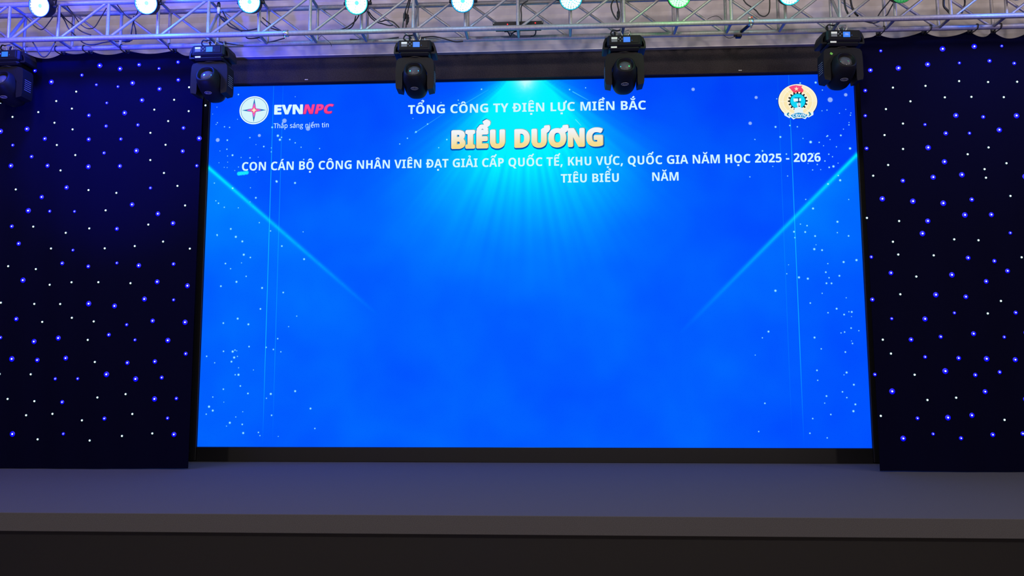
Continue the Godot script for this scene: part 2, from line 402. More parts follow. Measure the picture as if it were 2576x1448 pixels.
func _ready() -> void:
	# camera
	var cam := Camera3D.new()
	cam.name = "camera"
	add_child(cam)
	cam.position = Vector3(0, 1.6, 8.2144)
	cam.rotation = Vector3(0.10837, 0.05031, -0.00251)
	cam.fov = rad_to_deg(2.0 * atan(724.0 / 1985.407))
	cam.current = true
	# surroundings and exposure
	var env := Environment.new()
	env.background_mode = Environment.BG_COLOR
	env.background_color = Color(0, 0, 0)
	env.ambient_light_source = Environment.AMBIENT_SOURCE_DISABLED
	env.tonemap_mode = Environment.TONE_MAPPER_LINEAR
	env.tonemap_exposure = 1.0
	env.sdfgi_enabled = true; env.ssao_enabled = true; env.ssil_enabled = true
	var we := WorldEnvironment.new()
	we.name = "environment"; we.environment = env
	add_child(we)
	# the LED wall's light, as large as the wall, just in front of its face
	var wall_light := AreaLight3D.new()
	wall_light.name = "led_wall_light"
	add_child(wall_light)
	wall_light.position = Vector3((SX0 + SX1) / 2.0, (SY0 + SY1) / 2.0, 0.02)
	wall_light.rotation.y = PI
	wall_light.area_size = Vector2(SX1 - SX0, SY1 - SY0)
	wall_light.area_normalize_energy = false
	wall_light.light_color = Color(0.05, 0.42, 1.0)
	wall_light.light_energy = 0.05
	wall_light.area_range = 40.0
	wall_light.shadow_enabled = true
	materials()
	setting()
	led_wall()
	truss()
	star_curtain(true)
	star_curtain(false)
	moving_heads()
	par_cans()
	hall_lamps()
	floor_washes()
	small_things()
	cables()

func materials() -> void:
	M.plaster = grained(mat("plaster", Color(0.70, 0.68, 0.69), 0.85), 0.78, 1.0, 0.9, 0.006, 11)
	M.bead = mat("bead_highlight", Color(0.78, 0.76, 0.76), 0.5)  # paler than the plaster: edge highlight put into the colour
	M.dark_cloth = grained(mat("dark_cloth", Color(0.24, 0.225, 0.235), 0.95), 0.7, 1.0, 3.0, 0.05, 5)
	M.wall = grained(mat("hall_paint", Color(0.55, 0.53, 0.52), 0.9), 0.88, 1.0, 0.7, 0.01, 3)
	M.deck = grained(mat("stage_carpet", Color(0.30, 0.30, 0.32), 0.95), 0.75, 1.0, 4.0, 0.08, 8)
	M.floor = grained(mat("hall_floor", Color(0.66, 0.62, 0.58), 0.5), 0.8, 1.0, 0.8, 0.02, 9)
	M.alu = grained(mat("aluminium", Color(0.58, 0.565, 0.575), 0.48, 0.4), 0.86, 1.0, 2.2, 0.03, 21, 1.0)
	M.steel = mat("steel", Color(0.62, 0.62, 0.62), 0.3, 0.9)
	M.foil = mat("foil_tape", Color(0.72, 0.70, 0.66), 0.25, 0.9)
	M.black = mat("black_plastic", Color(0.05, 0.05, 0.06), 0.5)
	M.shell = grained(mat("black_shell", Color(0.075, 0.075, 0.09), 0.5), 0.8, 1.0, 6.0, 0.1, 31)
	M.shell.metallic_specular = 0.22
	M.black.metallic_specular = 0.25
	M.frame = mat("black_metal", Color(0.05, 0.05, 0.06), 0.5, 0.3)
	M.rubber = mat("cable_rubber", Color(0.035, 0.035, 0.045), 0.55)
	M.white = mat("white_plastic", Color(0.75, 0.75, 0.72), 0.5)
	M.silver = mat("silver_print", Color(0.5, 0.5, 0.53), 0.5)
	M.grey = mat("grey_print", Color(0.33, 0.34, 0.36), 0.6)
	M.green = mat("green_tape", Color(0.35, 0.62, 0.2), 0.6)
	M.orange = mat("orange_plastic", Color(0.75, 0.25, 0.08), 0.5)
	M.velvet = mat("star_cloth", Color(0.035, 0.035, 0.125), 1.0)
	M.velvet.metallic_specular = 0.02
	M.dark_cloth.metallic_specular = 0.05
	M.glass = mat("lens_glass", Color(0.24, 0.25, 0.28), 0.06)
	M.glass.clearcoat_enabled = true; M.glass.clearcoat = 1.0; M.glass.clearcoat_roughness = 0.03
	M.display = lit("lit_display", Color(0.16, 0.50, 1.0), 1.0)
	M.red_led = lit("red_led", Color(1.0, 0.12, 0.16), 2.5)
	M.core = lit("star_led_core", Color(0.80, 0.88, 1.0), 2.2)
	M.white_core = lit("white_star_led_core", Color(0.92, 1.0, 0.98), 2.2)
	M.blue_halo = lit("blue_star_halo", Color(0.0, 0.0, 0.95), 1.0)  # blue halo round each star, put into a self-lit disc
	M.white_halo = lit("white_star_halo", Color(0.08, 0.30, 0.36), 0.5)  # dim halo of the white stars, likewise a self-lit disc
	M.pixels = mat("led_pixels", Color.WHITE)
	M.pixels.shading_mode = BaseMaterial3D.SHADING_MODE_UNSHADED
	M.pixels.vertex_color_use_as_albedo = true

func slab(called: String, c: Vector3, size: Vector3, m: Material, label: String, bevel := 0.003) -> MeshInstance3D:
	var st := begin()
	box(st, c, size, bevel)
	var o := part(called, st, m, self)
	tag(o, label, "", "", "structure")
	return o

func setting() -> void:
	slab("floor", Vector3(0, -0.1, 7.0), Vector3(18.4, 0.2, 18.4), M.floor, "plain floor of the hall in front of the stage")
	slab("ceiling", Vector3(0, 6.3, 7.0), Vector3(18.4, 0.2, 18.4), M.wall, "plain flat ceiling over the hall and stage")
	slab("wall_back", Vector3(0, 3.1, -1.2), Vector3(18.4, 6.2, 0.2), M.wall, "back wall behind the stage")
	slab("wall_left", Vector3(-9.1, 3.1, 7.5), Vector3(0.2, 6.2, 17.2), M.wall, "left side wall of the hall")
	slab("wall_right", Vector3(9.1, 3.1, 7.5), Vector3(0.2, 6.2, 17.2), M.wall, "right side wall of the hall")
	slab("wall_rear", Vector3(0, 3.1, 16.1), Vector3(18.0, 6.2, 0.2), M.wall, "rear wall of the hall behind the audience")
	slab("floor_stage", Vector3(0, STAGE - 0.06, 1.0), Vector3(17.9, 0.12, 4.1), M.deck, "grey stage deck in front of the screen")
	slab("wall_stage_front", Vector3(0, (STAGE - 0.12) / 2.0, 2.95), Vector3(17.9, STAGE - 0.12, 0.08), M.frame, "low dark front of the stage")
	# plaster header in steps above the LED wall: each step comes forward and up
	var prof := [Vector2(0.10, 5.009), Vector2(0.165, 5.009), Vector2(0.19, 5.061), Vector2(0.19, 5.392), Vector2(0.215, 5.447), Vector2(0.215, 5.58), Vector2(0.25, 5.63), Vector2(0.25, 6.2), Vector2(-1.1, 6.2), Vector2(-1.1, 5.009)]
	var st := begin()
	prism(st, prof, 0.0, 17.9, Transform3D(Basis(Vector3(0, 0, 1), Vector3(0, 1, 0), Vector3(-1, 0, 0)), Vector3.ZERO))
	var h := part("wall_header", st, M.plaster, self)
	tag(h, "pale stepped plaster header above the screen, behind the truss", "", "", "structure")
	st = begin()
	tube(st, [Vector3(-8.9, 5.009, 0.164), Vector3(8.9, 5.009, 0.164)], 0.004, 8)  # added bead standing in for the bright highlight on the lip
	tag(part("trim_1", st, M.bead, self), "thin pale bead added as the highlight along the lower edge of the plaster header", "", "", "structure")
	st = begin()
	box(st, Vector3(0, 4.873, 0.075), Vector3(17.8, 0.270, 0.05), 0.004)
	tag(part("wall_valance", st, M.dark_cloth, self), "dark cloth covered board between plaster header and screen", "", "", "structure")

func led_wall() -> void:
	var cx := (SX0 + SX1) / 2.0
	var t := thing("led_screen", Vector3.ZERO, "large bright blue LED wall showing white award-ceremony text and two emblems", "screen")
	# picture background, computed small and enlarged; sparks and lines drawn on top
	var W := 1920
	var H := 1080
	var small := Image.create(384, 216, false, Image.FORMAT_RGBA8)
	var n := FastNoiseLite.new()
	n.seed = 4; n.frequency = 0.016; n.fractal_octaves = 3
	var ray := FastNoiseLite.new()
	ray.seed = 9; ray.frequency = 0.9; ray.fractal_octaves = 2
	var wide := SX1 - SX0
	var high := SY1 - SY0
	for j in 216:
		for i in 384:
			var x := SX0 + (i + 0.5) / 384.0 * wide
			var y := SY1 - (j + 0.5) / 216.0 * high
			var c := Vector3(0.0, 0.30, 1.0)
			# left a touch lighter than right; lower parts lighter
			c.y += 0.07 * clamp((4.6 - y) / 1.2, 0.0, 1.0) - 0.05 * clamp((x - 0.8) / 2.2, 0.0, 1.0)
			c.z -= 0.05 * clamp((x - 1.0) / 2.0, 0.0, 1.0) * clamp((y - 3.6) / 1.0, 0.0, 1.0)
			c.y += 0.05 * n.get_noise_2d(i * 1.0, j * 1.0)
			# beam of light falling from the top, widening
			var d := Vector2(x + 0.26, 4.90 - y)
			var ang: float = atan2(d.x, max(d.y, 0.01))
			var far := d.length()
			var k: float = exp(-pow(ang / 0.92, 4.0)) * exp(-pow(max(far - 0.5, 0.0) / 1.15, 2.0)) * 1.25
			k += exp(-pow(far / 0.5, 2.0)) * 0.5
			k *= 1.0 + 0.16 * ray.get_noise_1d(ang * 14.0)
			k = clamp(k, 0.0, 1.0)
			c = c.lerp(Vector3(0.0, 0.95, 1.0), k)
			var hot: float = exp(-pow(Vector2(x + 0.26, 4.78 - y).length() / 0.13, 2.0))
			hot += 0.35 * exp(-pow(ang / 0.35, 2.0)) * exp(-far / 0.22) * (0.6 + 0.8 * max(ray.get_noise_1d(ang * 40.0 + 50.0), 0.0)) * 2.0
			c = c.lerp(Vector3(0.75, 1.0, 1.0), clamp(hot, 0.0, 1.0))
			# bright slanting rays entering at both lower corners
			var dl := (x + 3.722) * 0.65 + (y - 3.844) * 0.76
			var dr := (3.198 - x) * 0.70 + (y - 3.869) * 0.71
			for e in [[dl, x + 3.72], [dr, 3.2 - x]]:
				var fade: float = clamp(1.0 - e[1] / 1.9, 0.0, 1.0)
				if e[0] < 0.0: c.y += 0.20 * fade * exp(e[0] / 0.5)
				c = c.lerp(Vector3(0.0, 0.95, 1.0), 0.95 * fade * exp(-pow(e[0] / 0.020, 2.0)))
			small.set_pixel(i, j, Color(clamp(c.x, 0, 1), clamp(c.y, 0, 1), clamp(c.z, 0, 1)))
	small.resize(W, H, Image.INTERPOLATE_CUBIC)
	var spark := func(x: float, y: float, r: float, col: Color, soft: float) -> void:
		var px := (x - SX0) / wide * W
		var py := (SY1 - y) / high * H
		var pr: float = max(r / wide * W, 1.0)
		for b in range(int(py - pr * 2) - 1, int(py + pr * 2) + 2):
			for a in range(int(px - pr * 2) - 1, int(px + pr * 2) + 2):
				if a < 0 or b < 0 or a >= W or b >= H: continue
				var q := Vector2(a + 0.5 - px, b + 0.5 - py).length() / pr
				var s: float = clamp((1.0 - q) / soft + 0.5, 0.0, 1.0)
				if s > 0.0: small.set_pixel(a, b, small.get_pixel(a, b).lerp(col, s * col.a))
	for q in SPARKS:
		var big: bool = q[2] > 0.014
		spark.call(q[0], q[1], q[2], Color(0.75, 0.82, 1.0, 0.75) if big else Color(0.72, 1.0, 1.0, 0.95), 0.3 if big else 0.8)
	for q in [[-3.375, 3.765], [-3.35, 3.768], [-3.32, 3.77], [-3.29, 3.775]]:
		spark.call(q[0], q[1], 0.022, Color(0.1, 0.95, 1.0, 0.9), 0.4)
	var rnd := RandomNumberGenerator.new()
	rnd.seed = 77
	for k in 150:   # the same drift of sparks goes on below the cut edge of the photograph
		var side := -1.0 if rnd.randf() < 0.5 else 1.0
		var x: float = cx + side * (3.4 - abs(rnd.randfn(0.0, 0.45)))
		spark.call(clamp(x, SX0 + 0.03, SX1 - 0.03), rnd.randf_range(SY0 + 0.1, 3.68), rnd.randf_range(0.004, 0.011), Color(0.72, 1.0, 1.0, 0.9), 0.8)
	for e in [[-3.022, 0.8], [-2.918, 0.38], [2.525, 0.75], [2.412, 0.18]]:
		var px: int = int((e[0] - SX0) / wide * W)
		for b in H:
			var s: float = e[1] * clamp(0.35 + b / 420.0, 0.0, 1.0) * clamp((H - b) / 300.0, 0.0, 1.0)
			small.set_pixel(px, b, small.get_pixel(px, b).lerp(Color(0.1, 0.9, 1.0), s))
			small.set_pixel(px + 1, b, small.get_pixel(px + 1, b).lerp(Color(0.1, 0.9, 1.0), s * 0.55))
	for e in [[Vector2(-1.46, 4.183), Vector2(-1.15, 4.39)], [Vector2(-1.0, 4.45), Vector2(-0.66, 4.65)], [Vector2(0.241, 4.609), Vector2(0.41, 4.509)], [Vector2(0.27, 4.30), Vector2(0.33, 4.23)]]:
		for k in 200:
			var q: Vector2 = e[0].lerp(e[1], k / 200.0)
			spark.call(q.x, q.y, 0.002, Color(0.45, 0.95, 1.0, 0.16 * (1.0 - k / 220.0) + 0.05), 1.0)
	var img := ImageTexture.create_from_image(small)
	var face_mat := mat("led_picture", Color(0.01, 0.01, 0.01), 0.7)
	face_mat.metallic_specular = 0.0
	face_mat.emission_enabled = true
	face_mat.emission = Color.WHITE
	face_mat.emission_operator = BaseMaterial3D.EMISSION_OP_MULTIPLY
	face_mat.emission_texture = img
	face_mat.emission_energy_multiplier = 1.0
	var st := begin()
	var uvs := [Vector2(0, 0), Vector2(1, 0), Vector2(1, 1), Vector2(0, 1)]
	var ps := [Vector3(SX0, SY1, 0), Vector3(SX1, SY1, 0), Vector3(SX1, SY0, 0), Vector3(SX0, SY0, 0)]
	for k in [0, 1, 2, 0, 2, 3]:
		st.set_uv(uvs[k]); st.set_normal(Vector3(0, 0, 1)); st.add_vertex(ps[k])
	var m := st.commit()
	m.surface_set_material(0, face_mat)
	tag(put("display_face", m, t), "glowing blue display face")
	st = begin()
	box(st, Vector3(cx, (SY0 + SY1) / 2.0, -0.055), Vector3(wide + 0.02, high + 0.02, 0.1), 0.004)
	part("cabinet_body", st, M.frame, t)
	for e in [[SX0 - 0.035, "l"], [SX1 + 0.035, "r"]]:
		st = begin()
		box(st, Vector3(e[0], (STAGE + SY1 + 0.06) / 2.0, -0.02), Vector3(0.066, SY1 + 0.04 - STAGE, 0.10), 0.004)
		part("side_frame", st, M.frame, t)
	st = begin()
	box(st, Vector3(cx, SY1 + 0.034, -0.02), Vector3(wide, 0.066, 0.09), 0.003)
	part("top_frame", st, M.frame, t)
	st = begin()
	box(st, Vector3(cx, (STAGE + SY0) / 2.0 - 0.002, -0.03), Vector3(wide, SY0 - STAGE - 0.004, 0.10), 0.004)
	part("plinth", st, M.frame, t)
	# writing
	var bold := SystemFont.new()
	bold.font_names = PackedStringArray(["Droid Sans"]); bold.font_weight = 700
	var plain := SystemFont.new()
	plain.font_names = PackedStringArray(["Droid Sans"]); plain.font_weight = 400
	var ice := lin("d4f8ff")
	st = begin()
	letters(st, "TỔNG CÔNG TY ĐIỆN LỰC MIỀN BẮC", bold, "b", 0.15, -1.534, 1.02, 4.395, 0.0956, 0.003, ice)
	shown("lettering", st, t, "white company line TỔNG CÔNG TY ĐIỆN LỰC MIỀN BẮC")
	st = begin()
	letters(st, "BIỂU DƯƠNG", bold, "b", 0.2, -1.072, 0.574, 3.996, 0.195, 0.002, lin("0a50b4"), null, 0.0, 0.055)
	letters(st, "BIỂU DƯƠNG", bold, "b", 0.2, -1.055, 0.566, 4.013, 0.1842, 0.003, lin("86b0b4"), lin("8f8f6a"), 0.0, 0.04)
	letters(st, "BIỂU DƯƠNG", bold, "b", 0.2, -1.063, 0.558, 4.008, 0.1842, 0.004, lin("f2f6fc"), lin("f6dc8c"), 0.0, 0.04)
	shown("lettering", st, t, "large gold heading BIỂU DƯƠNG")
	st = begin()
	letters(st, "CON CÁN BỘ CÔNG NHÂN VIÊN ĐẠT GIẢI CẤP QUỐC TẾ, KHU VỰC, QUỐC GIA NĂM HỌC 2025 - 2026", bold, "b", 0.15, -3.343, 2.821, 3.797, 0.0923, 0.003, ice)
	shown("lettering", st, t, "long white line of text CON CÁN BỘ ... 2025 - 2026")
	st = begin()
	letters(st, "TIÊU", bold, "b", 0.15, 0.108, 0.382, 3.613, 0.0911, 0.003, ice)
	shown("lettering", st, t, "white word TIÊU of the fourth line")
	st = begin()
	letters(st, "BIỂU", bold, "b", 0.15, 0.440, 0.72, 3.613, 0.0911, 0.003, ice)
	shown("lettering", st, t, "white word BIỂU of the fourth line")
	st = begin()
	letters(st, "NĂM", bold, "b", 0.15, 1.07, 1.345, 3.617, 0.0907, 0.003, ice)
	shown("lettering", st, t, "white word NĂM of the fourth line")
	# round emblem with a four-pointed star, its name and its motto
	st = begin()
	var c := Vector2(-3.231, 4.470)
	flat(st, oval(c, 0.1628, 0.158), 0.002, lin("e8fdff"))
	flat(st, oval(c, 0.1490, 0.1445), 0.0026, lin("2d82c0"))
	flat(st, oval(c, 0.1440, 0.1395), 0.0032, lin("d6f6fd"))
	flat(st, star(c, 0.135, 0.030, 4), 0.0038, lin("2277c0"))
	flat(st, star(c, 0.082, 0.029, 4), 0.0044, lin("f55fc8"))
	flat(st, star(c, 0.043, 0.020, 4), 0.005, lin("e8503c"))
	flat(st, star(c, 0.033, 0.013, 4), 0.0056, lin("f8f0d8"))
	shown("emblem", st, t, "round white emblem with a blue and pink four-pointed star")
	st = begin()
	letters(st, "EVN", bold, "b", 0.2, -3.007, -2.689, 4.420, 0.1000, 0.003, lin("dcf9ff"), null, 0.0, 0.03)
	letters(st, "NPC", bold, "b", 0.2, -2.690, -2.362, 4.418, 0.1000, 0.0028, lin("7a1f9a"), null, 0.2, 0.05)
	letters(st, "NPC", bold, "b", 0.2, -2.684, -2.368, 4.421, 0.0970, 0.0034, lin("ff4aa0"), lin("ff3f80"), 0.2, 0.025)
	letters(st, "Thắp sáng niềm tin", plain, "p", 0.09, -3.008, -2.401, 4.264, 0.0525, 0.003, ice)
	shown("lettering", st, t, "white EVN, pink slanting NPC and the motto below")
	# second emblem: cream oval, red flag, cog, ribbon
	st = begin()
	c = Vector2(2.612, 4.453)
	var u := 0.00037   # metres for one tenth of a photograph pixel, roughly
	var at := func(x: float, y: float) -> Vector2: return c + Vector2((x - 965.0) * u, (725.0 - y) * u * 1.05)
	var ring := func(list: Array) -> Array:
		var out := []
		for q in list: out.append(at.call(q[0], q[1]))
		return out
	flat(st, oval(c + Vector2(0.0, -0.002), 0.206, 0.191), 0.0014, lin("16245a"))
	flat(st, oval(c, 0.2015, 0.186), 0.002, lin("fdf6e8"))
	flat(st, oval(c, 0.190, 0.174), 0.0024, lin("fdefc4"))
	flat(st, oval(c, 0.158, 0.148), 0.0027, lin("fdf4dc"))
	flat(st, oval(c, 0.150, 0.140), 0.003, lin("fbe9b4"))
	for k in 8:
		var a := TAU * k / 8.0
		flat(st, [c + Vector2(cos(a - 0.02), sin(a - 0.02)) * 0.10, c + Vector2(cos(a - 0.02), sin(a - 0.02)) * 0.185, c + Vector2(cos(a + 0.02), sin(a + 0.02)) * 0.185, c + Vector2(cos(a + 0.02), sin(a + 0.02)) * 0.10], 0.0033, lin("fdf6e0"))
	flat(st, oval(c, 0.113, 0.110), 0.0036, lin("fdf4dc"))
	flat(st, ring.call([[725, 325], [840, 285], [930, 275], [1030, 295], [1115, 290], [1080, 340], [1130, 400], [1135, 450], [1085, 500], [1060, 470], [990, 465], [870, 500]]), 0.004, lin("f8508c"), lin("f2485a"))
	flat(st, star(at.call(940, 380), 70 * u, 27 * u, 5), 0.0046, lin("fbe4c8"))
	for k in 15:
		var a := PI / 2 + (k - 7) * 0.39
		var q := Vector2(cos(a), sin(a))
		var s := Vector2(-q.y, q.x) * 0.0078
		flat(st, [c + q * 0.07 + s * 1.2, c + q * 0.103 + s, c + q * 0.103 - s, c + q * 0.07 - s * 1.2], 0.004, lin("1c2418"))
	flat(st, oval(c, 0.085, 0.085), 0.0044, lin("14204a"))
	flat(st, oval(c, 0.078, 0.079), 0.0048, lin("18d8f8"))
	flat(st, ring.call([[845, 650], [970, 655], [970, 725], [870, 745], [845, 720]]), 0.0052, lin("e8f6fa"))
	flat(st, ring.call([[1000, 655], [1055, 650], [1050, 720], [1000, 725]]), 0.0052, lin("e8f6fa"))
	flat(st, ring.call([[930, 790], [1045, 790], [1030, 900], [1090, 920], [1105, 1060], [850, 1060], [860, 920], [955, 900]]), 0.0052, lin("e4f4f8"))
	flat(st, ring.call([[865, 640], [890, 625], [1030, 628], [1050, 640]]), 0.0056, lin("14204a"))
	flat(st, ring.call([[975, 635], [1000, 635], [1000, 735], [1070, 745], [1020, 765], [1018, 880], [995, 890], [975, 880], [972, 765], [870, 742], [975, 735]]), 0.006, lin("14204a"))
	flat(st, ring.call([[980, 770], [1012, 765], [1014, 855], [982, 858]]), 0.0064, lin("f0e4f0"))
	flat(st, ring.call([[560, 1045], [620, 1050], [740, 1110], [830, 1060], [965, 1040], [1100, 1055], [1215, 1110], [1330, 1050], [1385, 1040], [1380, 1120], [1245, 1190], [1210, 1170], [1150, 1235], [1060, 1200], [965, 1192], [880, 1205], [820, 1240], [740, 1170], [705, 1200], [575, 1120]]), 0.0060, lin("e6f6fc"))
	flat(st, ring.call([[745, 1125], [830, 1075], [965, 1050], [1100, 1070], [1220, 1120], [1135, 1200], [1060, 1180], [965, 1172], [880, 1182], [835, 1200]]), 0.0064, lin("2292cc"))
	flat(st, ring.call([[640, 1110], [650, 1060], [690, 1035], [712, 1055], [680, 1100], [720, 1165]]), 0.0064, lin("2a80a8"))
	flat(st, ring.call([[1320, 1115], [1310, 1070], [1270, 1030], [1240, 1045], [1270, 1100], [1240, 1165]]), 0.0064, lin("2a80a8"))
	letters(st, "CĐVN", bold, "b", 0.2, at.call(800, 0).x, at.call(1160, 0).x, at.call(0, 1165).y, 85 * u, 0.0070, lin("e8f8ff"))
	shown("emblem", st, t, "cream oval emblem with red flag, black cog and blue ribbon")

func truss() -> void:
	var t := thing("box_truss", Vector3(0, 0, 0), "long silver aluminium box truss spanning above the screen", "truss")
	var chord := 0.0245
	for y in [TRUSS_LOW, TRUSS_HIGH]:
		for z in [TRUSS_FRONT, TRUSS_BACK]:
			var st := begin()
			tube(st, [Vector3(-7.85, y, z), Vector3(7.75, y, z)], chord, 16)
			part("chord", st, M.alu, t)
	var r := 0.0145
	var make := func(a: Vector3, b: Vector3, rad: float) -> ArrayMesh:
		var st := begin()
		tube(st, [a, b], rad, 10)
		return finish(st, M.alu)
	var e := Vector3(0, 0.012, 0)
	var low := Vector3(0, TRUSS_LOW, 0) + e
	var top := Vector3(0, TRUSS_HIGH, 0) - e
	var f := Vector3(0, 0, TRUSS_FRONT)
	var b := Vector3(0, 0, TRUSS_BACK)
	var bay := Vector3(0.5, 0, 0)
	var vert_f: ArrayMesh = make.call(low + f, top + f, r)
	var vert_b: ArrayMesh = make.call(low + b, top + b, r)
	var diag_f: ArrayMesh = make.call(low + f + Vector3(0.035, 0, 0), top + f + bay - Vector3(0.03, 0, 0), 0.0125)
	var diag_b: ArrayMesh = make.call(top + b + Vector3(0.03, 0, 0), low + b + bay - Vector3(0.03, 0, 0), 0.0125)
	var cross_low: ArrayMesh = make.call(low - e + f - Vector3(0, 0, 0.012), low - e + b + Vector3(0, 0, 0.012), r)
	var cross_top: ArrayMesh = make.call(top + e + f - Vector3(0, 0, 0.012), top + e + b + Vector3(0, 0, 0.012), r)
	var inner: ArrayMesh = make.call(low + f, top + b, r)
	for i in range(-5, 27):
		var x := Vector3(-5.2994 + 0.5 * i, 0, 0)
		put("upright", vert_f, t, x)
		put("upright", vert_b, t, x)
		put("cross_tube", cross_low, t, x)
		put("cross_tube", cross_top, t, x)
		if posmod(i, 4) == 0: put("section_brace", inner, t, x)
		if i < 26:
			put("diagonal", diag_f, t, x)
			put("diagonal", diag_b, t, x)

func cloth_z(x: float, y: float) -> float:
	var drop: float = clamp((4.85 - y) / 1.2, 0.0, 1.0)
	return 0.692 + 0.010 * sin(x * 5.3 + 0.4 * sin(x * 2.1)) * (0.3 + 0.7 * drop) + 0.004 * sin(x * 17.0 + y * 1.1)

func star_curtain(left: bool) -> void:
	var t := thing("star_curtain", Vector3.ZERO, "black star-cloth curtain with tiny lights, at the left of the screen" if left else "black star-cloth curtain with tiny lights, at the right of the screen", "curtain", "star curtains beside the screen")
	var edge: Array = TOP_L.duplicate() if left else TOP_R.duplicate()
	var k := 0
	# the scallops go on beyond the picture's edge
	if left:
		while edge[0][0] > -8.6:
			edge.push_front([edge[0][0] - 0.17, 4.80 if k % 2 == 0 else 4.855])
			k += 1
	else:
		while edge[-1][0] < 8.6:
			edge.append([edge[-1][0] + 0.17, 4.79 if k % 2 == 0 else 4.85])
			k += 1
	var top_at := func(x: float) -> float:
		for i in edge.size() - 1:
			if x <= edge[i + 1][0]:
				var w: float = clamp((x - edge[i][0]) / (edge[i + 1][0] - edge[i][0]), 0.0, 1.0)
				# steep at the tie, level in the valley
				var a: float = edge[i][1]
				var b: float = edge[i + 1][1]
				return lerp(a, b, w * (2.0 - w)) if a > b else lerp(a, b, w * w)
		return edge[-1][1]
	var x0: float = -8.6 if left else 2.990
	var x1: float = -3.488 if left else 8.6
	var nx := int((x1 - x0) / 0.022)
	var ny := 26
	var st := begin()
	st.set_smooth_group(0)
	for side in [0.0, -0.006]:
		for i in nx:
			for j in ny:
				var q := []
				for c in [[0, 0], [1, 0], [1, 1], [0, 1]]:
					var x: float = x0 + (x1 - x0) * (i + c[0]) / nx
					var h: float = top_at.call(x)
					var y: float = lerp(h, STAGE + 0.01, float(j + c[1]) / ny)
					q.append(Vector3(x, y, cloth_z(x, y) + side))
				face(st, q, q[0] + Vector3(0, 0, -1.0 if side == 0.0 else 1.0))
	part("cloth", st, M.velvet, t)
	# ties over the truss's back tube
	for i in range(1, edge.size() - 1):
		if edge[i][1] > edge[i - 1][1] and edge[i][1] > edge[i + 1][1]:
			st = begin()
			var x: float = edge[i][0]
			box(st, Vector3(x, edge[i][1] - 0.012, 0.709), Vector3(0.05, 0.05, 0.012), 0.005)
			tube(st, curve([Vector3(x, 4.85, 0.710), Vector3(x, 4.875, 0.760), Vector3(x + 0.004, 4.889, 0.8185), Vector3(x + 0.004, 4.87, 0.85), Vector3(x, 4.835, 0.835), Vector3(x - 0.004, 4.84, 0.715)], 3), 0.005, 6)
			part("tie", st, M.rubber, t)
	# star lights: one dome each, on a glowing disc that imitates its halo
	var dome := func(r: float, m: Material) -> ArrayMesh:
		var s := begin()
		lathe(s, [[0.0, r], [r * 0.5, r * 0.85], [r * 0.85, r * 0.5], [r, 0.0]], Transform3D.IDENTITY, 12)
		return finish(s, m)
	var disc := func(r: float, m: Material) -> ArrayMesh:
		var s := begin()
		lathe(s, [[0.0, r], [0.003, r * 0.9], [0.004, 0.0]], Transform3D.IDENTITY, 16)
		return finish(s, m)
	var mb: ArrayMesh = dome.call(0.0075, M.core)
	var mw: ArrayMesh = dome.call(0.0095, M.white_core)
	var rb: ArrayMesh = disc.call(0.021, M.blue_halo)
	var rw: ArrayMesh = disc.call(0.0135, M.white_halo)
	var blue: Array = (BLUE_STARS_L if left else BLUE_STARS_R).duplicate()
	var white: Array = (WHITE_STARS_L if left else WHITE_STARS_R).duplicate()
	var rnd := RandomNumberGenerator.new()
	rnd.seed = 5 if left else 6
	# the pattern goes on down to the stage
	var seen_x0: float = x0 + 2.9 if left else x0 + 0.04
	var row := 0
	while row < 14:
		var col := 0
		while col < (8 if left else 7):
			var q := [seen_x0 + 0.28 * col + (0.14 if row % 2 else 0.0) + rnd.randf_range(-0.05, 0.05), 3.42 - 0.185 * row + rnd.randf_range(-0.05, 0.05)]
			if q[0] < x1 - 0.03 and q[1] > STAGE + 0.1:
				if rnd.randf() < 0.6: blue.append(q)
				else: white.append(q)
			col += 1
		row += 1
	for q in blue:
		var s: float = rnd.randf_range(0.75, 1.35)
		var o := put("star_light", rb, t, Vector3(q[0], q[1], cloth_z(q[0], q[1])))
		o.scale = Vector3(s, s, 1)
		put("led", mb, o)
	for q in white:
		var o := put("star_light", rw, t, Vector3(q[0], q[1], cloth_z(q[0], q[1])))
		put("led", mw, o)

